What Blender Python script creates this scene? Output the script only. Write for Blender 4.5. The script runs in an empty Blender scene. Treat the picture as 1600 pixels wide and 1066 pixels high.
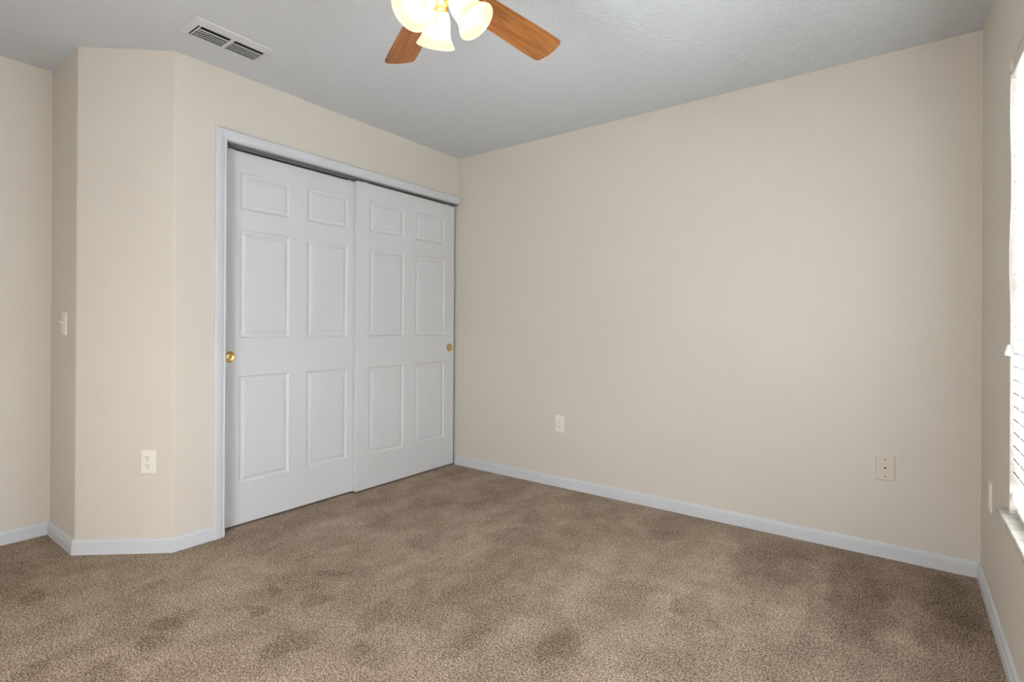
import bpy, bmesh, math, random
from mathutils import Vector, Matrix
random.seed(7)
sc = bpy.context.scene
col = sc.collection
PI = math.pi

# ------------------------------------------------------------------ camera
W, H = 3.1344, 2.44                # room width (x), ceiling height
CX0, CY0 = -0.7626, -2.3424        # entry recess corner
AX, AY = -0.3414, -2.3424          # angled wall, outer end
L = 2.0473                         # closet wall length
SOUTH = -4.3
cd = bpy.data.cameras.new('camera'); cam = bpy.data.objects.new('camera', cd); col.objects.link(cam)
fw = Vector((-0.59589121, 0.80306447, 0.00105500)); rt = Vector((0.80305588, 0.59587749, 0.00559207)); up = Vector((-0.00386214, -0.00417949, 0.99998381))
M4 = Matrix.Identity(4)
for i in range(3):
    M4[i][0] = rt[i]; M4[i][1] = up[i]; M4[i][2] = -fw[i]
M4[0][3], M4[1][3], M4[2][3] = 2.85236, -3.12665, 1.10807
cam.matrix_world = M4
cd.sensor_fit = 'HORIZONTAL'; cd.sensor_width = 36; cd.lens = 823.0748/1600*36
cd.shift_y = -(533-508.91)/1600; cd.clip_start = 0.02
sc.camera = cam

# ------------------------------------------------------------------ world, daylight, exposure
w = bpy.data.worlds.new('sky'); sc.world = w; w.use_nodes = True
bg = w.node_tree.nodes['Background']; bg.inputs[0].default_value = (0.80, 0.88, 1.0, 1); bg.inputs[1].default_value = 0.9
vs = sc.view_settings
vs.view_transform = 'Standard'; vs.look = 'None'; vs.exposure = 0.0; vs.gamma = 1.0; vs.use_curve_mapping = False
def area(name, loc, rot, sx, sy, energy, colr, spread=PI):
    l = bpy.data.lights.new(name, 'AREA'); l.shape = 'RECTANGLE'; l.size = sx; l.size_y = sy; l.energy = energy; l.color = colr; l.spread = spread
    o = bpy.data.objects.new(name, l); o.location = loc; o.rotation_euler = rot; col.objects.link(o); return o
WY0, WY1, WZ0, WZ1 = -2.30, -0.775, 0.505, 1.975      # window opening in the right wall
area('daylight_window', (W+0.45, (WY0+WY1)/2, (WZ0+WZ1)/2+0.1), (0, PI/2, 0), 1.6, 1.7, 410, (0.97, 0.98, 1.0))
# added daylight through an unseen second window, right wall behind the camera
WY2, WY3 = -4.05, -2.75
area('daylight_added', (W+0.35, (WY2+WY3)/2, 1.35), (0, PI/2, 0), 1.5, 1.5, 12, (0.97, 0.98, 1.0))
# added fill lamp, unseen, low behind the camera
fill = area('added_fill_light', (1.9, -3.9, 0.8), (0, 0, 0), 0.9, 0.9, 48, (1.0, 0.99, 0.98))
fill.rotation_euler = Vector((-.15, 1, -.05)).to_track_quat('-Z', 'Y').to_euler()

# ------------------------------------------------------------------ materials
def mat(name, colr, rough=0.6, metal=0.0, bump=None, spec=0.5):
    m = bpy.data.materials.new(name); m.use_nodes = True
    b = m.node_tree.nodes['Principled BSDF']
    b.inputs['Base Color'].default_value = (*colr, 1); b.inputs['Roughness'].default_value = rough; b.inputs['Metallic'].default_value = metal
    b.inputs['Specular IOR Level'].default_value = spec
    if bump: add_bump(m, *bump)
    return m
def N(m, t, **k):
    n = m.node_tree.nodes.new(t)
    for a, v in k.items(): setattr(n, a, v)
    return n
def add_bump(m, scale, strength, dist, detail=3.0):
    nt = m.node_tree; b = nt.nodes['Principled BSDF']
    tc = N(m, 'ShaderNodeTexCoord'); no = N(m, 'ShaderNodeTexNoise'); no.inputs['Scale'].default_value = scale; no.inputs['Detail'].default_value = detail
    bp = N(m, 'ShaderNodeBump'); bp.inputs['Strength'].default_value = strength; bp.inputs['Distance'].default_value = dist
    nt.links.new(tc.outputs['Object'], no.inputs['Vector']); nt.links.new(no.outputs['Fac'], bp.inputs['Height']); nt.links.new(bp.outputs['Normal'], b.inputs['Normal'])
M = {}
M['wall'] = mat('beige_paint', (0.66, 0.610, 0.532), 0.75, bump=(125, 0.32, 0.004, 3))
M['trim'] = mat('white_trim_paint', (0.635, 0.65, 0.675), 0.4)
M['door'] = mat('white_door_paint', (0.675, 0.682, 0.690), 0.45, bump=(300, 0.05, 0.001, 2))
M['plate'] = mat('ivory_plastic', (0.83, 0.785, 0.71), 0.35)
M['wallplate'] = mat('painted_plate', (0.64, 0.58, 0.49), 0.45)
M['slot'] = mat('dark_slot', (0.02, 0.018, 0.015), 0.8)
M['slotgrey'] = mat('grey_slot', (0.05, 0.045, 0.04), 0.8)
M['brass'] = mat('polished_brass', (0.72, 0.50, 0.20), 0.22, 1.0)
M['brasslit'] = mat('brushed_brass_lit', (0.80, 0.56, 0.28), 0.35, 0.7)  # lighter brass copy, glow of the nearby shades put into its colour
M['steel'] = mat('grey_track_metal', (0.22, 0.22, 0.22), 0.5, 0.3)
M['vent'] = mat('white_vent_metal', (0.60, 0.605, 0.61), 0.5)
M['vshade'] = mat('duct_shade', (0.03, 0.03, 0.03), 0.9)
M['marble'] = mat('sill_marble', (0.66, 0.62, 0.56), 0.2)
M['vinyl'] = mat('window_vinyl', (0.8, 0.8, 0.79), 0.4)
M['slatshade'] = mat('slat_edge_shade', (.22, .23, .25), .6)  # dark edge colour paints the shadow lines between slats
M['rail'] = mat('headrail_beige', (0.60, 0.56, 0.47), 0.4)
M['cord'] = mat('white_cord', (0.72, 0.72, 0.72), 0.8)
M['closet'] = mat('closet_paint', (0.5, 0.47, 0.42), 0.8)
# ceiling: knock-down texture
m = mat('ceiling_texture', (0.61, 0.63, 0.65), 0.85); M['ceiling'] = m
nt = m.node_tree; b = nt.nodes['Principled BSDF']
tc = N(m, 'ShaderNodeTexCoord'); n1 = N(m, 'ShaderNodeTexNoise'); n1.inputs['Scale'].default_value = 38; n1.inputs['Detail'].default_value = 4; n1.inputs['Distortion'].default_value = 1.2
rp = N(m, 'ShaderNodeValToRGB'); rp.color_ramp.elements[0].position = .42; rp.color_ramp.elements[1].position = .62
bp = N(m, 'ShaderNodeBump'); bp.inputs['Strength'].default_value = .45; bp.inputs['Distance'].default_value = .004
nt.links.new(tc.outputs['Object'], n1.inputs['Vector']); nt.links.new(n1.outputs['Fac'], rp.inputs['Fac']); nt.links.new(rp.outputs['Color'], bp.inputs['Height']); nt.links.new(bp.outputs['Normal'], b.inputs['Normal'])
# marble veins
m = M['marble']; nt = m.node_tree; b = nt.nodes['Principled BSDF']
tc = N(m, 'ShaderNodeTexCoord'); n1 = N(m, 'ShaderNodeTexNoise'); n1.inputs['Scale'].default_value = 9; n1.inputs['Detail'].default_value = 6; n1.inputs['Distortion'].default_value = 2
rp = N(m, 'ShaderNodeValToRGB'); rp.color_ramp.elements[0].color = (.52, .48, .42, 1); rp.color_ramp.elements[1].color = (.70, .66, .60, 1); rp.color_ramp.elements[0].position = .35; rp.color_ramp.elements[1].position = .6
nt.links.new(tc.outputs['Object'], n1.inputs['Vector']); nt.links.new(n1.outputs['Fac'], rp.inputs['Fac']); nt.links.new(rp.outputs['Color'], b.inputs['Base Color'])
# blind slats: white, a little translucent
m = bpy.data.materials.new('blind_slat_white'); m.use_nodes = True; M['slat'] = m; nt = m.node_tree
b = nt.nodes['Principled BSDF']; b.inputs['Base Color'].default_value = (.86, .87, .88, 1); b.inputs['Roughness'].default_value = .45
tr = N(m, 'ShaderNodeBsdfTranslucent'); tr.inputs[0].default_value = (.93, .95, 1, 1); mx = N(m, 'ShaderNodeMixShader'); mx.inputs[0].default_value = .42
nt.links.new(b.outputs[0], mx.inputs[1]); nt.links.new(tr.outputs[0], mx.inputs[2]); nt.links.new(mx.outputs[0], nt.nodes['Material Output'].inputs[0])
# glass
m = bpy.data.materials.new('window_glass'); m.use_nodes = True; M['glass'] = m; nt = m.node_tree
nt.nodes.remove(nt.nodes['Principled BSDF'])
t_ = N(m, 'ShaderNodeBsdfTransparent'); t_.inputs[0].default_value = (.95, .97, .96, 1); g_ = N(m, 'ShaderNodeBsdfGlossy'); g_.inputs['Roughness'].default_value = .02
f_ = N(m, 'ShaderNodeFresnel'); mx = N(m, 'ShaderNodeMixShader')
nt.links.new(f_.outputs[0], mx.inputs[0]); nt.links.new(t_.outputs[0], mx.inputs[1]); nt.links.new(g_.outputs[0], mx.inputs[2]); nt.links.new(mx.outputs[0], nt.nodes['Material Output'].inputs[0])
# fan blade wood (grain runs along local x)
m = mat('cherry_blade_wood', (.4, .15, .05), .38); M['wood'] = m; nt = m.node_tree; b = nt.nodes['Principled BSDF']
tc = N(m, 'ShaderNodeTexCoord'); mp = N(m, 'ShaderNodeMapping'); mp.inputs['Scale'].default_value = (2.2, 26, 8)
n1 = N(m, 'ShaderNodeTexNoise'); n1.inputs['Scale'].default_value = 2.2; n1.inputs['Detail'].default_value = 7; n1.inputs['Distortion'].default_value = .8
rp = N(m, 'ShaderNodeValToRGB'); rp.color_ramp.elements[0].color = (.20, .064, .012, 1); rp.color_ramp.elements[1].color = (.41, .155, .036, 1); rp.color_ramp.elements[0].position = .3; rp.color_ramp.elements[1].position = .68
nt.links.new(tc.outputs['Object'], mp.inputs['Vector']); nt.links.new(mp.outputs[0], n1.inputs['Vector']); nt.links.new(n1.outputs['Fac'], rp.inputs['Fac']); nt.links.new(rp.outputs['Color'], b.inputs['Base Color'])
# lit frosted glass of the lamp shades: brightest round the bulb, creamier at the rim (local z: 0 at the rim, 0.115 at the neck)
def shade_mat(name, stops):
    m = bpy.data.materials.new(name); m.use_nodes = True; nt = m.node_tree; b = nt.nodes['Principled BSDF']
    b.inputs['Base Color'].default_value = (.22, .20, .15, 1); b.inputs['Roughness'].default_value = .3
    tc = N(m, 'ShaderNodeTexCoord'); sp = N(m, 'ShaderNodeSeparateXYZ'); mr = N(m, 'ShaderNodeMapRange'); mr.inputs['From Max'].default_value = .115
    rp = N(m, 'ShaderNodeValToRGB')
    els = rp.color_ramp.elements
    els[0].position, els[0].color = stops[0][0], (*stops[0][1], 1); els[1].position, els[1].color = stops[-1][0], (*stops[-1][1], 1)
    for p_, c_ in stops[1:-1]:
        e = els.new(p_); e.color = (*c_, 1)
    nt.links.new(tc.outputs['Object'], sp.inputs[0]); nt.links.new(sp.outputs['Z'], mr.inputs['Value']); nt.links.new(mr.outputs[0], rp.inputs['Fac'])
    nt.links.new(rp.outputs['Color'], b.inputs['Emission Color']); b.inputs['Emission Strength'].default_value = 1.0
    return m
M['shade'] = shade_mat('lit_frosted_glass', [(0.0, (.93, .83, .62)), (.05, (.82, .69, .45)), (.16, (.84, .73, .51)), (.34, (1.2, 1.05, .84)), (.50, (2.6, 2.0, 1.2)), (.80, (2.6, 2.0, 1.2)), (.93, (.9, .74, .48)), (1.0, (.75, .58, .33))])
M['bulb'] = bpy.data.materials.new('lit_bulb'); M['bulb'].use_nodes = True
b = M['bulb'].node_tree.nodes['Principled BSDF']; b.inputs['Emission Color'].default_value = (1, .86, .62, 1); b.inputs['Emission Strength'].default_value = 4
# carpet
m = mat('carpet_pile', (.2, .15, .11), .95, spec=.15); M['carpet'] = m; nt = m.node_tree; b = nt.nodes['Principled BSDF']
tc = N(m, 'ShaderNodeTexCoord')
def noise(scale, detail=3., dist=0., vec=None):
    n = N(m, 'ShaderNodeTexNoise'); n.inputs['Scale'].default_value = scale; n.inputs['Detail'].default_value = detail; n.inputs['Distortion'].default_value = dist
    nt.links.new(vec or tc.outputs['Object'], n.inputs['Vector']); return n.outputs['Fac']
def mth(op, a, c=None, clamp=False):
    n = N(m, 'ShaderNodeMath'); n.operation = op; n.use_clamp = clamp
    for i, v in enumerate((a, c)):
        if v is None: continue
        if isinstance(v, (int, float)): n.inputs[i].default_value = v
        else: nt.links.new(v, n.inputs[i])
    return n.outputs[0]
def remap(v, a, c, x, y):
    n = N(m, 'ShaderNodeMapRange'); n.inputs['From Min'].default_value = a; n.inputs['From Max'].default_value = c; n.inputs['To Min'].default_value = x; n.inputs['To Max'].default_value = y
    nt.links.new(v, n.inputs['Value']); return n.outputs[0]
fine = noise(270, 3, .5); vor = N(m, 'ShaderNodeTexVoronoi'); vor.inputs['Scale'].default_value = 210; vor.inputs['Randomness'].default_value = 1
nt.links.new(tc.outputs['Object'], vor.inputs['Vector'])
mid = noise(150, 3, .6)
grain = mth('ADD', mth('MULTIPLY', remap(fine, .38, .62, -1, 1), .6), mth('MULTIPLY', remap(mid, .38, .62, -1, 1), .4))
# brushed pile: long vacuum lanes along y, plus soft footprints
mp = N(m, 'ShaderNodeMapping'); mp.inputs['Scale'].default_value = (2.6, .75, 1); mp.inputs['Rotation'].default_value = (0, 0, .25); nt.links.new(tc.outputs['Object'], mp.inputs['Vector'])
lane = noise(1.5, 6, .35, mp.outputs[0])
foot = noise(6.5, 7, .5)
pile = mth('ADD', remap(lane, .40, .60, -.25, .25), remap(foot, .40, .60, -.26, .26))
def blob(x, y, rx, ry, rot, s):
    global pile
    q = N(m, 'ShaderNodeMapping'); q.vector_type = 'TEXTURE'; q.inputs['Location'].default_value = (x, y, 0); q.inputs['Rotation'].default_value = (0, 0, rot); q.inputs['Scale'].default_value = (rx, ry, 1000)
    nt.links.new(wob, q.inputs['Vector'])
    ln = N(m, 'ShaderNodeVectorMath'); ln.operation = 'LENGTH'; nt.links.new(q.outputs[0], ln.inputs[0])
    pile = mth('ADD', pile, remap(ln.outputs['Value'], .72, 1.08, s, 0))
wn = N(m, 'ShaderNodeTexNoise'); wn.inputs['Scale'].default_value = 9; nt.links.new(tc.outputs['Object'], wn.inputs['Vector'])
wv = N(m, 'ShaderNodeVectorMath'); wv.operation = 'MULTIPLY_ADD'; wv.inputs[1].default_value = (.14, .14, 0); nt.links.new(wn.outputs['Color'], wv.inputs[0]); 
wo = N(m, 'ShaderNodeVectorMath'); wo.operation = 'ADD'; wo.inputs[1].default_value = (-.07, -.07, 0); nt.links.new(tc.outputs['Object'], wo.inputs[0]); nt.links.new(wo.outputs[0], wv.inputs[2])
wob = wv.outputs[0]
for bl in [(2.36, -.42, .17, .34, -.05, -.60), (2.70, -.50, .12, .40, .05, -.75), (3.01, -.40, .09, .36, 0, -.80), (2.74, -.95, .10, .16, .2, -.40), (2.62, -1.10, .12, .14, 0, -.35),
           (2.02, -.62, .20, .50, -.1, .40), (2.50, -.85, .06, .26, 0, .45), (2.86, -.62, .04, .28, .05, .45), (2.25, -1.0, .22, .2, 0, .30), (2.13, -1.05, .04, .07, .4, -.75), (2.28, -1.1, .03, .05, .4, -.6),
           (1.36, -1.25, .11, .50, .15, -.50), (1.10, -1.15, .10, .55, .10, .45), (1.68, -1.10, .13, .55, .10, .35), (.80, -1.72, .07, .045, .3, -.75), (.95, -1.90, .07, .05, .3, -.75), (.76, -1.95, .035, .03, .3, -.6),
           (.85, -2.08, .055, .05, 0, -.8), (.66, -2.33, .07, .06, 0, -.75), (.76, -2.40, .05, .05, 0, -.6), (.82, -2.55, .08, .05, 0, -.7), (.62, -2.68, .04, .04, 0, -.7), (1.24, -1.85, .05, .16, .35, -.65), (1.14, -2.12, .09, .09, 0, -.60), (1.42, -2.0, .10, .06, 0, -.55),
           (.62, -1.62, .03, .16, -.6, -.45), (-.35, -2.62, .32, .16, 0, -.55), (.02, -2.55, .08, .05, 0, -.55), (.45, -2.05, .30, .24, 0, .40), (.90, -1.45, .16, .14, 0, .35), (1.9, -1.55, .08, .10, 0, -.60), (1.62, -1.75, .05, .12, 0, -.5),
           (.55, -1.0, .16, .30, .1, -.30), (.75, -.45, .13, .35, 0, -.35), (.35, -1.35, .12, .25, .1, .35), (1.45, -.45, .13, .35, 0, -.30), (1.8, -.3, .1, .22, 0, -.25)]:
    blob(*bl)
pile = mth('ADD', mth('MULTIPLY', pile, .62), -.05)
k = mth('ADD', remap(pile, -1, 1, .26, .74), mth('MULTIPLY', grain, .46))
rp = N(m, 'ShaderNodeValToRGB'); e = rp.color_ramp.elements
e[0].position = 0; e[0].color = (0.0585, 0.0382, 0.0249, 1); e[1].position = 1; e[1].color = (0.8432, 0.6992, 0.5745, 1)
x_ = e.new(.5); x_.color = (0.3563, 0.2736, 0.2029, 1); x_ = e.new(.28); x_.color = (0.1794, 0.1249, 0.0824, 1); x_ = e.new(.72); x_.color = (0.5440, 0.4242, 0.3231, 1)
nt.links.new(k, rp.inputs['Fac']); nt.links.new(rp.outputs['Color'], b.inputs['Base Color'])
bp = N(m, 'ShaderNodeBump'); bp.inputs['Strength'].default_value = .6; bp.inputs['Distance'].default_value = .006
nt.links.new(mth('ADD', mth('MULTIPLY', fine, 1.0), mth('MULTIPLY', mid, .6)), bp.inputs['Height']); nt.links.new(bp.outputs['Normal'], b.inputs['Normal'])

# ------------------------------------------------------------------ mesh helpers
def obj(name, bm, material, parent=None, smooth=None, loc=None, matrix=None, kind=None, label=None):
    me = bpy.data.meshes.new(name)
    bmesh.ops.recalc_face_normals(bm, faces=bm.faces)
    bm.to_mesh(me); bm.free()
    if isinstance(material, (list, tuple)):
        for x in material: me.materials.append(x)
    else: me.materials.append(material)
    if smooth is not None:
        for p in me.polygons: p.use_smooth = True
        try: me.set_sharp_from_angle(angle=math.radians(smooth))
        except Exception: pass
    o = bpy.data.objects.new(name, me); col.objects.link(o)
    if parent: o.parent = parent
    if matrix is not None: o.matrix_local = matrix
    if loc is not None: o.location = loc
    if kind: o['kind'] = kind
    if label: o['label'] = label
    return o
def box(bm, a, c, bev=0.0, seg=2, mi=0):
    b2 = bmesh.new() 
    r = bmesh.ops.create_cube(b2, size=1)
    for v in b2.verts:
        v.co = Vector([(a[i]+c[i])/2 + v.co[i]*(abs(c[i]-a[i])) for i in range(3)])
    if bev: bmesh.ops.bevel(b2, geom=list(b2.edges), offset=bev, segments=seg, affect='EDGES', profile=.5)
    merge(bm, b2, mi)
def merge(bm, b2, mi=0, mtx=None):
    mp_ = {}
    for v in b2.verts: mp_[v] = bm.verts.new(mtx @ v.co if mtx else v.co)
    for f in b2.faces:
        try:
            nf = bm.faces.new([mp_[v] for v in f.verts]); nf.material_index = mi
        except ValueError: pass
    b2.free()
def prism(bm, pts, z0, z1):
    lo = [bm.verts.new((p[0], p[1], z0)) for p in pts]; hi = [bm.verts.new((p[0], p[1], z1)) for p in pts]
    n = len(pts); bm.faces.new(lo); bm.faces.new(hi)
    for i in range(n): bm.faces.new((lo[i], lo[(i+1) % n], hi[(i+1) % n], hi[i]))
def lathe(bm, prof, seg=32, mtx=None, closed=False):
    rings = []
    for r, z in prof:
        if r < 1e-6: rings.append([bm.verts.new((0, 0, z))])
        else: rings.append([bm.verts.new((r*math.cos(2*PI*i/seg), r*math.sin(2*PI*i/seg), z)) for i in range(seg)])
    pairs = list(zip(rings, rings[1:])) + ([(rings[-1], rings[0])] if closed else [])
    for a, c in pairs:
        for i in range(seg):
            j = (i+1) % seg
            if len(a) == 1 and len(c) == 1: continue
            if len(a) == 1: bm.faces.new((a[0], c[i], c[j]))
            elif len(c) == 1: bm.faces.new((a[i], a[j], c[0]))
            else: bm.faces.new((a[i], a[j], c[j], c[i]))
    if mtx:
        for v in bm.verts: v.co = mtx @ v.co
def tube(bm, pts, r, seg=8):
    prev = None
    pts = [Vector(p) for p in pts]
    for i, p in enumerate(pts):
        d = (pts[min(i+1, len(pts)-1)] - pts[max(i-1, 0)]).normalized()
        a = d.orthogonal().normalized(); c = d.cross(a)
        if prev is not None:
            a = (prev - d*prev.dot(d)).normalized(); c = d.cross(a)
        prev = a
        ring = [bm.verts.new(p + r*(a*math.cos(2*PI*k/seg) + c*math.sin(2*PI*k/seg))) for k in range(seg)]
        if i: 
            for k in range(seg): bm.faces.new((last[k], last[(k+1) % seg], ring[(k+1) % seg], ring[k]))
        else: bm.faces.new(ring[::-1])
        last = ring
    bm.faces.new(last)
def empty(name, loc=(0, 0, 0), rot=(0, 0, 0)):
    o = bpy.data.objects.new(name, None); o.location = loc; o.rotation_euler = rot; o.empty_display_size = .05; col.objects.link(o); return o
def tag(o, label, cat, group=None):
    o['label'] = label; o['category'] = cat
    if group: o['group'] = group
    return o
def struct(name, bm, material, label=None, smooth=None):
    return obj(name, bm, material, kind='structure', label=label, smooth=smooth)

# ------------------------------------------------------------------ shell
T = 0.14
DEP = -0.78     # closet depth plane (same line as the entry wall)
bm = bmesh.new(); prism(bm, [(-.95, SOUTH-.2), (W+.2, SOUTH-.2), (W+.2, .2), (-.95, .2)], -.12, 0)
struct('floor', bm, M['carpet'], 'brown cut pile carpet with brushed patches')
bm = bmesh.new(); prism(bm, [(-.95, SOUTH-.2), (W+.2, SOUTH-.2), (W+.2, .2), (-.95, .2)], H, H+.12)
struct('ceiling', bm, M['ceiling'])
bm = bmesh.new(); prism(bm, [(-.95, 0), (W+.2, 0), (W+.2, T), (-.95, T)], 0, H)
struct('wall_back', bm, M['wall'])
# right wall with the window opening
def wallgrid(bm, x0, x1, ys, zs, holes):
    # solid wall with rectangular holes, as one clean shell
    ni, nj = len(ys)-1, len(zs)-1
    G = []
    for x in (x0, x1):
        V = {(i, j): bm.verts.new((x, y, z)) for i, y in enumerate(ys) for j, z in enumerate(zs)}
        for i in range(ni):
            for j in range(nj):
                if (i, j) not in holes: bm.faces.new((V[i, j], V[i+1, j], V[i+1, j+1], V[i, j+1]))
        G.append(V)
    F, B = G
    out = [(i, 0) for i in range(ni)]+[(ni, j) for j in range(nj)]+[(i, nj) for i in range(ni, 0, -1)]+[(0, j) for j in range(nj, 0, -1)]
    for ring in [[(i, j), (i+1, j), (i+1, j+1), (i, j+1)] for i, j in holes]+[out]:
        for a in range(len(ring)):
            p, q_ = ring[a], ring[(a+1) % len(ring)]; bm.faces.new((F[p], F[q_], B[q_], B[p]))
bm = bmesh.new()
wallgrid(bm, W, W+T, [SOUTH, WY2, WY3, WY0, WY1, 0], [0, WZ0-.02, WZ1, H], [(1, 1), (3, 1)])
struct('wall_right', bm, M['wall'])
bm = bmesh.new(); box(bm, (-.95, SOUTH-T, 0), (W+.2, SOUTH, H))
struct('wall_south', bm, M['wall'])
def window(name, y0, y1, label, ledge):
    bm = bmesh.new()
    x0, x1 = W+.085, W+.125
    for a, c in (((y0, WZ0), (y1, WZ0+.045)), ((y0, WZ1-.045), (y1, WZ1)), ((y0, WZ0), (y0+.045, WZ1)), ((y1-.045, WZ0), (y1, WZ1)), ((y0, 1.22), (y1, 1.255))):
        box(bm, (x0, a[0], a[1]), (x1, c[0], c[1]), .003)
    win = struct(name, bm, M['vinyl'], label)
    bm = bmesh.new(); box(bm, (W+.102, y0+.02, WZ0+.02), (W+.107, y1-.02, WZ1-.02)); obj('pane', bm, M['glass'], win)
    bm = bmesh.new(); box(bm, (W-.024, y0-.07, WZ0-.020), (W+.086, y1+.075, WZ0+.001), .004, 3)
    obj('window_sill', bm, M['marble'], win, smooth=40)
    if ledge:
        bm = bmesh.new(); box(bm, (W+.014, y0+.004, WZ0+.0005), (W+.085, y1-.004, WZ0+.018), .002)
        obj('inner_ledge', bm, M['marble'], win)
# left side, with bullnose corners
RR = 0.022
def arc(c0, p_in, p_out, r, n=6):
    # rounded corner at c0 between directions to p_in and p_out
    c0, a, c = Vector(c0), Vector(p_in), Vector(p_out)
    da, dc = (a-c0).normalized(), (c-c0).normalized()
    half = da.angle(dc)/2; t = r/math.tan(half)
    s, e_ = c0+da*t, c0+dc*t; ctr = c0+(da+dc).normalized()*(r/math.sin(half))
    out = []
    a0 = math.atan2((s-ctr).y, (s-ctr).x); a1 = math.atan2((e_-ctr).y, (e_-ctr).x); d = (a1-a0+PI) % (2*PI)-PI
    for i in range(n+1):
        an = a0+d*i/n; out.append((ctr.x+r*math.cos(an), ctr.y+r*math.sin(an)))
    return out
OPY = -1.800       # left edge of the closet opening (behind the casing)
P_cl, P_b, P_a, P_c = (0, OPY), (0, -L), (AX, AY), (CX0, CY0)
arcB = arc(P_b, P_cl, P_a, RR); arcA = arc(P_a, P_b, P_c, RR)
bm = bmesh.new(); prism(bm, [P_cl]+arcB[:4]+[(-.11, arcB[3][1]+.06), (-.11, OPY)], 0, H)
box(bm, (-.11, OPY, 2.077), (0, 0, H))
struct('wall_closet', bm, M['wall'], smooth=30)
bm = bmesh.new(); prism(bm, arcB[3:]+arcA[:4]+[(arcA[3][0]-.01, arcA[3][1]+.13), (-.11, arcB[3][1]+.06)], 0, H)
struct('wall_angled', bm, M['wall'], smooth=30)
bm = bmesh.new(); prism(bm, arcA[3:]+[P_c, (CX0, CY0+.13), (arcA[3][0]-.01, arcA[3][1]+.13)], 0, H)
struct('wall_entry', bm, M['wall'], smooth=30)
bm = bmesh.new(); prism(bm, [(CX0, SOUTH), (CX0, CY0+.13), (CX0-.14, CY0+.13), (CX0-.14, SOUTH)], 0, H)
struct('wall_left', bm, M['wall'])
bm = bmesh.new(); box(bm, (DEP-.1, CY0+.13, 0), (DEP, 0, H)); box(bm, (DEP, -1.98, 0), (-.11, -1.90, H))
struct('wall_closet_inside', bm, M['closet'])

# ------------------------------------------------------------------ baseboards
t = 0.014
PROF = [(0, 0), (t, 0), (t, .036), (t-.0025, .0375), (t-.0025, .040), (t-.0008, .0415), (t-.0008, .0455), (t-.0035, .0475), (t-.0035, .050), (t-.002, .052), (t-.0035, .062), (t-.007, .068), (.003, .0705), (0, .0705)]
def baseboard(name, path, i0=0, i1=None):
    # path: wall-face points, room on the right-hand side when walking; one mesh per straight run, mitred
    n = len(path)
    def off(k, d):
        p = Vector(path[k]); ns = []
        for a, c in ((k-1, k), (k, k+1)):
            if 0 <= a and c < n:
                dd = (Vector(path[c])-Vector(path[a])).normalized(); ns.append(Vector((dd.y, -dd.x)))
        if len(ns) == 1: return p+ns[0]*d
        m_ = (ns[0]+ns[1]).normalized(); return p+m_*(d/m_.dot(ns[0]))
    for k in range(n-1):
        nm = name[k] if isinstance(name, (list, tuple)) else name
        if nm is None: continue
        bm = bmesh.new(); r = []
        for e_ in (k, k+1):
            r.append([bm.verts.new((*off(e_, d), z)) for d, z in PROF])
        m_ = len(PROF)
        for i in range(m_): bm.faces.new((r[0][i], r[0][(i+1) % m_], r[1][(i+1) % m_], r[1][i]))
        bm.faces.new(r[0]); bm.faces.new(r[1][::-1])
        struct(nm, bm, M['trim'])
baseboard(['baseboard_left', 'baseboard_entry', 'baseboard_angled', 'baseboard_closet'], [(CX0, SOUTH), (CX0, CY0), (AX, AY), (0, -L), (0, -1.8612)])
baseboard(['baseboard_back', 'baseboard_right', 'baseboard_south'], [(-.022, 0), (W, 0), (W, SOUTH), (CX0, SOUTH)])

# ------------------------------------------------------------------ closet casing, track, doors
CPR = [(0, 0), (0, .011), (.004, .013), (.008, .0115), (.013, .0115), (.017, .014), (.024, .015), (.028, .0165), (.046, .0175), (.052, .016), (.055, .012), (.055, 0)]  # across width from inner edge, thickness
cin, czt = -1.8065, 2.077
bm = bmesh.new()      # mitred two-piece casing
secs = [lambda d, h: (h, cin-d, 0.0), lambda d, h: (h, cin-d, czt+d), lambda d, h: (h, -.010, czt+d)]
rows = [[bm.verts.new(s(d, h)) for d, h in CPR] for s in secs]
for a, c in zip(rows, rows[1:]):
    for i in range(len(CPR)):
        j = (i+1) % len(CPR); bm.faces.new((a[i], a[j], c[j], c[i]))
bm.faces.new(rows[0]); bm.faces.new(rows[-1][::-1])
struct('trim_closet_casing', bm, M['trim'], 'white moulded casing round the closet opening')
bm = bmesh.new(); box(bm, (-.11, OPY-.0085, 0), (0.0005, OPY, 2.077)); box(bm, (-.105, OPY, 2.0755), (-.004, -.002, 2.0775))
struct('trim_closet_jamb', bm, M['trim'])
bm = bmesh.new()
for x in (-.012, -.056, -.104): box(bm, (x-.002, OPY+.002, 2.066 if x < -.02 else 2.069), (x, -.004, 2.0755))
box(bm, (-.106, OPY+.002, 2.0725), (-.010, -.004, 2.0755))
for x in (-.022, -.066): box(bm, (x-.006, OPY+.002, 2.068), (x, -.004, 2.0705))
struct('trim_closet_track', bm, M['steel'], 'grey metal sliding door track under the head casing')

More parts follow.
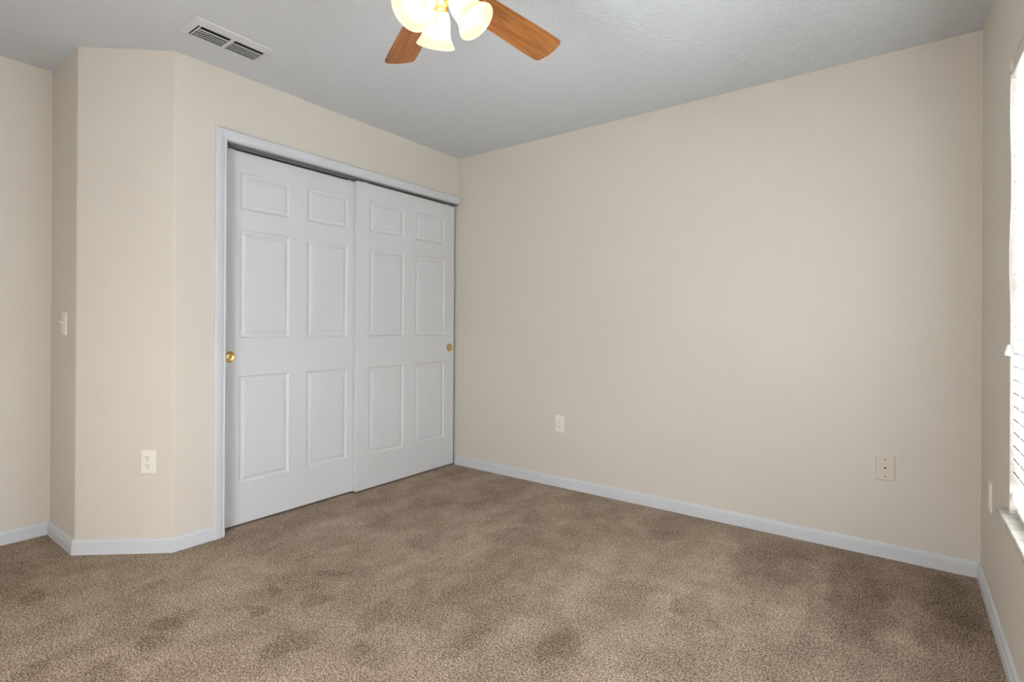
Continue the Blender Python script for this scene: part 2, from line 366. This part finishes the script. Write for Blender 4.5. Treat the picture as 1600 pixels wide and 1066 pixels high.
def panel_door(name, xf, th, y0, y1, z0, z1, colsy, label, pull, hang):
    bm = bmesh.new()
    rowsz = [(.235, .825), (1.035, 1.629), (1.742, 1.948)]
    ys = [y0+.0015]+[v for c_ in colsy for v in c_]+[y1-.0015]; zs = [z0+.0015]+[v for c_ in rowsz for v in c_]+[z1-.0015]
    V = {(i, j): bm.verts.new((xf, y, z)) for i, y in enumerate(ys) for j, z in enumerate(zs)}
    for i in range(len(ys)-1):
        for j in range(len(zs)-1):
            if i % 2 and j % 2:
                # moulded panel: rings (inset, depth)
                cur = [V[i, j], V[i+1, j], V[i+1, j+1], V[i, j+1]]
                a0, a1, b0, b1 = ys[i], ys[i+1], zs[j], zs[j+1]
                for ins, dp in ((.003, .0045), (.007, .0075), (.011, .0085), (.017, .0085), (.023, .0060), (.034, .0030), (.038, .0042), (.041, .0032)):
                    nx = [bm.verts.new((xf-dp, y, z)) for y, z in ((a0+ins, b0+ins), (a1-ins, b0+ins), (a1-ins, b1-ins), (a0+ins, b1-ins))]
                    for q_ in range(4): bm.faces.new((cur[q_], cur[(q_+1) % 4], nx[(q_+1) % 4], nx[q_]))
                    cur = nx
                bm.faces.new(cur)
            else: bm.faces.new((V[i, j], V[i+1, j], V[i+1, j+1], V[i, j+1]))
    # eased edge + back
    ni, nj = len(ys)-1, len(zs)-1
    loop = [(i, 0) for i in range(ni)]+[(ni, j) for j in range(nj)]+[(i, nj) for i in range(ni, 0, -1)]+[(0, j) for j in range(nj, 0, -1)]
    def exp(i, j, x):
        y, z = ys[i], zs[j]
        if i == 0: y = y0
        if i == ni: y = y1
        if j == 0: z = z0
        if j == nj: z = z1
        return bm.verts.new((x, y, z))
    e1 = [exp(i, j, xf-.0015) for i, j in loop]; e2 = [exp(i, j, xf-th) for i, j in loop]; e0 = [V[k_] for k_ in loop]; nn = len(loop)
    for k_ in range(nn):
        l = (k_+1) % nn
        bm.faces.new((e0[k_], e0[l], e1[l], e1[k_])); bm.faces.new((e1[k_], e1[l], e2[l], e2[k_]))
    bm.faces.new(e2)
    d = struct(name, bm, M['door'], label)
    # recessed brass finger pull
    bm = bmesh.new()
    lathe(bm, [(.0, .0012), (.006, .0014), (.012, .0006), (.019, .0004), (.0235, .0016), (.0255, .0030), (.0285, .0036), (.031, .0026), (.0315, 0), (0, 0)], 40)
    Mx = Matrix.Translation((xf+.0003, pull[0], pull[1])) @ Matrix.Rotation(PI/2, 4, 'Y')
    for v in bm.verts: v.co = Mx @ v.co
    obj('finger_pull', bm, M['brass'], d, smooth=40, label='round recessed brass finger pull')
    for hy in hang:
        bm = bmesh.new(); box(bm, (xf-.013, hy-.018, z1-.001), (xf-.005, hy+.018, z1+.007), .001)
        obj('roller_hanger', bm, M['trim'], d)
    return d
panel_door('door_1', -.068, .033, -1.799, -.894, .0115, 2.0575, [(-1.697, -1.405), (-1.290, -1.000)], 'white six-panel sliding closet door on the left, set behind the other', (-1.7524, .934), (-1.745, -.975))
panel_door('door_2', -.030, .035, -.9535, -.022, .0115, 2.060, [(-.852, -.547), (-.435, -.131)], 'white six-panel sliding closet door on the right, in front, beside the back wall', (-.0755, .937), (-.885, -.09))

# ------------------------------------------------------------------ window in the right wall
window('window_1', WY0, WY1, 'window in the right wall behind white blinds', True)
window('window_added', WY2, WY3, 'added second window in the right wall, out of view', False)  # unseen opening added to let in extra light

blind = empty('window_blind', (W+.018, (WY0+WY1)/2, WZ0+.05))
tag(blind, 'white horizontal slat blind hanging closed in the right wall window', 'window blind')
bl0 = Vector(blind.location)
hw = (WY1-WY0)/2-.006
def in_blind(name, bm, material, **k):
    for v in bm.verts: v.co -= bl0
    return obj(name, bm, material, blind, **k)
bm = bmesh.new(); box(bm, (W-.001, WY0+.005, 1.925), (W+.046, WY1-.004, 1.970), .002)
hr = in_blind('headrail', bm, M['rail'], label='beige headrail')
bm = bmesh.new(); box(bm, (W-.0035, WY1-.05, 1.918), (W-.0015, WY1-.006, 1.968), .0006)
for yy in (WY1-.018, WY1-.034): box(bm, (W-.0042, yy-.003, 1.934), (W-.0034, yy+.003, 1.940), 0, mi=1)
for v in bm.verts: v.co -= bl0
obj('bracket', bm, [M['plate'], M['slot']], hr)
def slat_mesh():
    bm = bmesh.new(); n = 6; top, bot = [], []
    for i in range(n+1):
        s = (i/n-.5)*.050; cz = .0028*(1-(2*i/n-1)**2)
        for lst, dz in ((top, .0020), (bot, -.0020)): lst.append([bm.verts.new((s, y, cz+dz)) for y in (-hw, hw)])
    for i in range(n):
        bm.faces.new((top[i][0], top[i+1][0], top[i+1][1], top[i][1])); bm.faces.new((bot[i][0], bot[i][1], bot[i+1][1], bot[i+1][0]))
        for k_ in (0, 1): bm.faces.new((top[i][k_], bot[i][k_], bot[i+1][k_], top[i+1][k_]))
    for f in (bm.faces.new((top[0][0], top[0][1], bot[0][1], bot[0][0])), bm.faces.new((top[n][0], bot[n][0], bot[n][1], top[n][1]))): f.material_index = 1
    return bm
zsl = 1.903; slats = []
base = obj('slat', slat_mesh(), [M['slat'], M['slatshade']], blind, smooth=40)
k_ = 0
while zsl > .60:
    o = base if k_ == 0 else base.copy()
    if k_: col.objects.link(o); o.parent = blind
    tilt = math.radians(66+random.uniform(-1.5, 1.5))
    rx = 0.0
    if k_ in (2, 3): tilt = math.radians(40 if k_ == 2 else 55); rx = math.radians(.5)      # a disturbed pair near the top
    o.rotation_euler = (rx, tilt, 0); o.location = (0.0, 0, zsl-bl0.z)
    zsl -= .0427; k_ += 1
bm = bmesh.new(); box(bm, (W+.004, WY0+.008, .553), (W+.034, WY1-.008, .578), .003); in_blind('bottom_rail', bm, M['slat'])
for yy in (WY1-.14, (WY0+WY1)/2, WY0+.14):
    bm = bmesh.new()
    for xx in (W+.0055, W+.0305): tube(bm, [(xx, yy, .56), (xx, yy, 1.93)], .0009, 6)
    in_blind('ladder_cord', bm, M['cord'])
bm = bmesh.new()
pts = [(W-.004, WY1-.03, 1.93)]+[(W-.004-.002*math.sin(i*.8), WY1-.03-.004*math.sin(i*.6), 1.93-.86*i/14) for i in range(1, 15)]
tube(bm, pts, .0011, 6); pc = in_blind('pull_cord', bm, M['cord'])
bm = bmesh.new(); lathe(bm, [(0, .036), (.0035, .034), (.006, .024), (.0105, .010), (.011, .003), (.008, -.001), (0, -.001)], 20)
for v in bm.verts: v.co += Vector((W-.008, pts[-1][1], 1.022))-bl0
obj('tassel', bm, M['vinyl'], pc, smooth=50)

# ------------------------------------------------------------------ wall plates
def frame_at(p, n):
    # local: x across, y up, z out of the wall
    z = Vector(n).normalized(); y = Vector((0, 0, 1)); x = y.cross(z)
    m_ = Matrix.Identity(4)
    for i in range(3): m_[i][0], m_[i][1], m_[i][2], m_[i][3] = x[i], y[i], z[i], p[i]
    return m_
def plate_bm(wd, ht, th=.0055):
    bm = bmesh.new(); b_ = .006
    outer = [(-wd/2, -ht/2), (wd/2, -ht/2), (wd/2, ht/2), (-wd/2, ht/2)]; s = ((1, 1), (-1, 1), (-1, -1), (1, -1))
    rings = []
    for ins, z in ((0, 0), (0, .0016), (.0022, .0036), (.0048, th)):
        rings.append([bm.verts.new((x+sx*ins, y+sy*ins, z)) for (x, y), (sx, sy) in zip(outer, s)])
    for a, c in zip(rings, rings[1:]):
        for i in range(4): bm.faces.new((a[i], a[(i+1) % 4], c[(i+1) % 4], c[i]))
    bm.faces.new(rings[-1]); bm.faces.new(rings[0][::-1])
    return bm
def screw(parent, x, y, z, r=.0032, material=None):
    bm = bmesh.new(); lathe(bm, [(0, .0010), (r*.7, .0009), (r, 0), (0, 0)], 16)
    for v in bm.verts: v.co += Vector((x, y, z))
    return obj('screw', bm, material or M['plate'], parent, smooth=40)
def make_outlet(name='wall_outlet'):
    e_ = empty(name)
    obj('cover_plate', plate_bm(.070, .1145), M['plate'], e_)
    for cy in (.0195, -.0195):
        bm = bmesh.new()
        pts = []
        for i in range(40):
            a = 2*PI*i/40; x, y = .0172*math.cos(a), .0172*math.sin(a); y = max(-.0138, min(.0138, y)); pts.append((x, y+cy))
        lo = [bm.verts.new((x, y, .0050)) for x, y in pts]; hi = [bm.verts.new((x*.97, (y-cy)*.97+cy, .0072)) for x, y in pts]
        bm.faces.new(hi); bm.faces.new(lo[::-1])
        for i in range(40): bm.faces.new((lo[i], lo[(i+1) % 40], hi[(i+1) % 40], hi[i]))
        r = obj('receptacle', bm, M['plate'], e_)
        bm = bmesh.new()
        box(bm, (-.0078, cy+.0005, .0070), (-.0052, cy+.0085, .00745)); box(bm, (.0052, cy+.0012, .0070), (.0076, cy+.0078, .00745))
        obj('blade_slots', bm, M['slotgrey'], r)
        bm = bmesh.new(); lathe(bm, [(0, .00755), (.0028, .00755), (.0028, .0068), (0, .0068)], 16)
        for v in bm.verts: v.co += Vector((0, cy-.0072, 0))
        obj('ground_hole', bm, M['slot'], r)
    screw(e_, 0, 0, .0055)
    return e_
def copy_tree(o):
    c = o.copy(); col.objects.link(c)
    for ch in o.children:
        c2 = copy_tree(ch); c2.parent = c
    return c
nA = Vector((0.65392925, -0.75655571, 0))
grp = 'duplex wall outlets'
o1 = make_outlet(); o1.matrix_world = frame_at((-.086, -2.122, .439), nA); tag(o1, 'ivory duplex wall outlet on the angled wall left of the closet', 'outlet', grp)
o2 = copy_tree(o1); o2.matrix_world = frame_at((.949, 0, .433), (0, -1, 0)); tag(o2, 'ivory duplex wall outlet low on the long back wall', 'outlet', grp)
o3 = copy_tree(o1); o3.matrix_world = frame_at((W, -.322, .445), (-1, 0, 0)); tag(o3, 'duplex outlet on the right wall below the window end, seen edge-on', 'outlet', grp)
cp = empty('cable_plate'); cp.matrix_world = frame_at((2.7865, 0, .4325), (0, -1, 0)); tag(cp, 'beige cable jack plate with one black hole on the back wall near the right corner', 'wall plate')
obj('cover_plate', plate_bm(.078, .122), M['wallplate'], cp)
bm = bmesh.new(); lathe(bm, [(0, .0062), (.0042, .0062), (.0046, .0048), (0, .0048)], 20); obj('jack_hole', bm, M['slot'], cp, label='small black hole')
for yy in (.042, -.042): screw(cp, 0, yy, .0055, .003, M['slotgrey'])
sw = empty('light_switch'); sw.matrix_world = frame_at((-.520, CY0, 1.108), (0, -1, 0)); tag(sw, 'toggle light switch on the shaded entry wall', 'light switch')
obj('cover_plate', plate_bm(.070, .1145), M['plate'], sw)
bm = bmesh.new(); box(bm, (-.0055, -.012, .0050), (.0055, .012, .0066), .0008); tb = obj('toggle_surround', bm, M['plate'], sw)
bm = bmesh.new(); box(bm, (-.0042, -.0042, 0), (.0042, .0042, .020), .0012)
for v in bm.verts: v.co = Matrix.Translation((0, .002, .004)) @ Matrix.Rotation(-math.radians(28), 4, 'X') @ v.co
obj('toggle', bm, M['trim'], sw)
for yy in (.030, -.030): screw(sw, 0, yy, .0055)

# ------------------------------------------------------------------ ceiling air vent
vx0, vx1, vy0, vy1 = .206, .400, -2.119, -1.762
vent = empty('air_vent', ((vx0+vx1)/2, (vy0+vy1)/2, H)); tag(vent, 'white rectangular air register with curved louvres in the ceiling', 'air vent')
v0 = Vector(vent.location)
def in_vent(name, bm, material, par=None, **k):
    for v in bm.verts: v.co -= v0
    return obj(name, bm, material, par or vent, **k)
fz = H-.011
ix0, ix1, iy0, iy1 = .230, .349, -2.088, -1.785
bm = bmesh.new()
O = [(vx0, vy0), (vx1, vy0), (vx1, vy1), (vx0, vy1)]; I = [(ix0, iy0), (ix1, iy0), (ix1, iy1), (ix0, iy1)]
S = ((1, 1), (-1, 1), (-1, -1), (1, -1))
rings = [[bm.verts.new((x, y, H-.0005)) for x, y in O], [bm.verts.new((x+sx*.003, y+sy*.003, H-.005)) for (x, y), (sx, sy) in zip(O, S)],
         [bm.verts.new((x-sx*.006, y-sy*.006, fz)) for (x, y), (sx, sy) in zip(I, S)], [bm.verts.new((x, y, fz+.001)) for x, y in I], [bm.verts.new((x, y, H-.0005)) for x, y in I]]
for a, c in zip(rings, rings[1:]+rings[:1]):
    for i in range(4): bm.faces.new((a[i], a[(i+1) % 4], c[(i+1) % 4], c[i]))
in_vent('frame', bm, M['vent'])
bm = bmesh.new(); box(bm, (ix0, iy0, H-.0015), (ix1, iy1, H-.0006)); in_vent('duct_shade_plate', bm, M['vshade'], label='dark plate standing in for the shade inside the duct')  # no cavity is cut; this dark sheet paints the duct's shade
ym = -1.937
bm = bmesh.new(); box(bm, (ix0, ym-.008, fz-.0005), (ix1, ym+.008, fz+.004), .001); in_vent('divider_bar', bm, M['vent'])
bm = bmesh.new(); box(bm, (ix0, iy0+.008, fz), (ix1, iy0+.013, fz+.004), .001); in_vent('divider_bar', bm, M['vent'])
nl = 5
for (a, c) in ((iy0+.014, ym-.009), (ym+.009, iy1-.001)):
    for i in range(nl):
        lip = .009 if i == nl-1 else .0026
        xx = ix0+.010+(ix1-.034-ix0-.010)*i/(nl-1)
        bm = bmesh.new(); rows_ = []
        sec = [(xx+lip, fz+.0002), (xx, fz+.0002), (xx-.003, fz+.0012), (xx-.006, fz+.0035), (xx-.008, fz+.0068), (xx-.009, fz+.0092)]
        for px, pz in sec: rows_.append([bm.verts.new((px+dx, y, pz+dz)) for dx, dz in ((0, 0), (.0008, .0010)) for y in (a, c)])
        for p, q_ in zip(rows_, rows_[1:]):
            bm.faces.new((p[0], p[1], q_[1], q_[0])); bm.faces.new((p[2], q_[2], q_[3], p[3])); bm.faces.new((p[0], q_[0], q_[2], p[2])); bm.faces.new((p[1], p[3], q_[3], q_[1]))
        bm.faces.new((rows_[0][0], rows_[0][2], rows_[0][3], rows_[0][1])); bm.faces.new((rows_[-1][0], rows_[-1][1], rows_[-1][3], rows_[-1][2]))
        in_vent('louvre', bm, M['vent'], smooth=50)

# ------------------------------------------------------------------ ceiling fan with three-shade light kit
FX, FY = 1.736, -1.989
fan = empty('ceiling_fan', (FX, FY, H)); tag(fan, 'ceiling fan with reddish wood blades and three lit bell shades', 'ceiling fan')
def fo(name, bm, material, par=None, **k): return obj(name, bm, material, par or fan, **k)
bm = bmesh.new(); lathe(bm, [(0, 0), (.070, 0), (.068, -.02), (.055, -.045), (.03, -.055), (0, -.055)], 40); fo('canopy', bm, M['brass'], smooth=35)
bm = bmesh.new(); lathe(bm, [(0, -.05), (.013, -.05), (.013, -.12), (0, -.12)], 20); fo('downrod', bm, M['brass'], smooth=35)
bm = bmesh.new(); lathe(bm, [(0, -.11), (.03, -.112), (.075, -.128), (.098, -.15), (.103, -.18), (.103, -.235), (.095, -.262), (.07, -.275), (0, -.275)], 48); fo('motor_housing', bm, M['brass'], smooth=35)
bm = bmesh.new(); lathe(bm, [(0, -.275), (.048, -.275), (.050, -.30), (.044, -.335), (.036, -.352), (.030, -.360), (.018, -.3665), (0, -.367)], 40); fo('switch_housing', bm, M['brasslit'], smooth=35)
BZ = 2.138-H
R0, R1 = .14, .533
def blade_bm():
    bm = bmesh.new(); out = []
    # outline, local x along the blade
    pts = []
    n = 10
    def hwid(x): return (.048+.012*min(1, (x-R0)/.30))
    for i in range(n+1):
        x = R0+.012+(R1-.020-R0-.012)*i/n; pts.append((x, -hwid(x)))
    r = .020
    for i in range(1, 6):
        a = -PI/2+PI/2*i/6; pts.append((R1-.020-.004+r*math.cos(a)+.004, -hwid(R1)+r+r*math.sin(a)))
    for i in range(1, 8):
        u_ = i/8; pts.append((R1+.006*math.sin(PI*u_), (-hwid(R1)+r)*(1-2*u_)))
    for i in range(0, 6):
        a = PI/2*i/6; pts.append((R1-.020+r*math.cos(a), hwid(R1)-r+r*math.sin(a)))
    for i in range(n+1):
        x = R1-.020-(R1-.020-R0-.012)*i/n; pts.append((x, hwid(x)))
    pts.append((R0, .03)); pts.append((R0, -.03))
    lo = [bm.verts.new((x, y, -.003)) for x, y in pts]; hi = [bm.verts.new((x, y, .003)) for x, y in pts]
    bm.faces.new(lo[::-1]); bm.faces.new(hi)
    for i in range(len(pts)):
        j = (i+1) % len(pts); bm.faces.new((lo[i], lo[j], hi[j], hi[i]))
    bmesh.ops.bevel(bm, geom=[e_ for e_ in bm.edges if abs(e_.verts[0].co.z-e_.verts[1].co.z) < 1e-6], offset=.001, segments=1, affect='EDGES')
    return bm
def iron_bm():
    bm = bmesh.new()
    box(bm, (.07, -.012, -.002), (.148, .012, .003), .001)
    pts = [(.140, -.012), (.152, -.030), (.178, -.032), (.192, -.014), (.198, 0), (.192, .014), (.178, .032), (.152, .030), (.140, .012)]
    lo = [bm.verts.new((x, y, -.0065)) for x, y in pts]; hi = [bm.verts.new((x, y, -.0031)) for x, y in pts]
    bm.faces.new(lo[::-1]); bm.faces.new(hi)
    for i in range(len(pts)):
        j = (i+1) % len(pts); bm.faces.new((lo[i], lo[j], hi[j], hi[i]))
    for x, y in ((.166, -.020), (.166, .020), (.184, 0)):
        b2 = bmesh.new(); lathe(b2, [(0, -.0085), (.003, -.008), (.004, -.0065), (0, -.0065)], 12); merge(bm, b2, 0, Matrix.Translation((x, y, 0)))
    return bm
angs = [152.1, 84.7, 12.5, 297.0, 224.5]
b0 = None
for a in angs:
    if b0 is None: b0 = fo('blade', blade_bm(), M['wood']); i0_ = obj('blade_iron', iron_bm(), M['brasslit'], b0, label='brass blade bracket'); bb = b0
    else:
        bb = b0.copy(); col.objects.link(bb); bb.parent = fan; ii = i0_.copy(); col.objects.link(ii); ii.parent = bb
    bb.location = (0, 0, BZ); bb.rotation_euler = Matrix.Rotation(math.radians(a), 3, 'Z').to_euler()
    bb.rotation_euler = (Matrix.Rotation(math.radians(a), 3, 'Z') @ Matrix.Rotation(math.radians(-15), 3, 'X')).to_euler()
# light kit
TH = math.radians(39); RO, RZ, RRAD, SL = .1114, 2.0045-H, .0612, .108
SH = [(RRAD, 0), (RRAD-.0015, .004), (.0545, .012), (.0475, .024), (.0430, .040), (.0405, .060), (.0375, .078), (.0320, .093), (.0265, .102), (.0255, .110)]
s0 = None
for k_ in range(3):
    a = math.radians(142.7+120*k_)
    R_ = Matrix.Rotation(a, 4, 'Z') @ Matrix.Rotation(-TH, 4, 'Y')      # local -z points out and down
    loc = Vector((RO*math.cos(a), RO*math.sin(a), RZ))
    mx_ = Matrix.Translation(loc) @ R_
    if s0 is None:
        bm = bmesh.new(); prof = SH+[(r-.0028, z) for r, z in SH[::-1]]; lathe(bm, prof, 48, closed=True)
        s0 = fo('lamp_shade', bm, M['shade'], smooth=60, label='lit frosted glass bell shade')
        bm = bmesh.new(); lathe(bm, [(0, .030), (.012, .033), (.020, .045), (.021, .056), (.016, .072), (.011, .086), (.011, .100), (0, .100)], 24); bu = obj('bulb', bm, M['bulb'], s0, smooth=50)
        bm = bmesh.new(); lathe(bm, [(0, .148), (.016, .147), (.019, .138), (.021, .128), (.0265, .124), (.0275, .108), (.0285, .104), (.0265, .0985), (0, .100)], 32)
        so = obj('socket_holder', bm, M['brasslit'], s0, smooth=35, label='brass shade holder')
        s0.matrix_local = mx_
    else:
        s_ = s0.copy(); col.objects.link(s_); s_.parent = fan; s_.matrix_local = mx_
        for ch in (bu, so):
            c2 = ch.copy(); col.objects.link(c2); c2.parent = s_
    # arm from the housing to the holder
    top = mx_ @ Vector((0, 0, .144)); e_ = Vector((math.cos(a)*.030, math.sin(a)*.030, -.345))
    bm = bmesh.new(); mid_ = (top+e_)/2+Vector((math.cos(a)*.012, math.sin(a)*.012, .012)); tube(bm, [e_, (e_+mid_)/2+Vector((0, 0, .006)), mid_, (mid_+top)/2+Vector((0, 0, .004)), top], .0075, 12)
    fo('lamp_arm', bm, M['brasslit'], smooth=50)
# warm spill of the three bulbs
l = bpy.data.lights.new('bulb_light', 'POINT'); l.energy = 0.30; l.color = (1, .60, .24); l.shadow_soft_size = .005
lo_ = bpy.data.objects.new('bulb_light', l); col.objects.link(lo_); lo_.parent = fan; lo_.location = (0, 0, -.385)
bm = bmesh.new()
tube(bm, [(-.010, -.006, -.358), (-.0125, -.007, -.42), (-.0130, -.007, H-H-.432)], .0010, 6)
fo('pull_chain', bm, M['brass'])
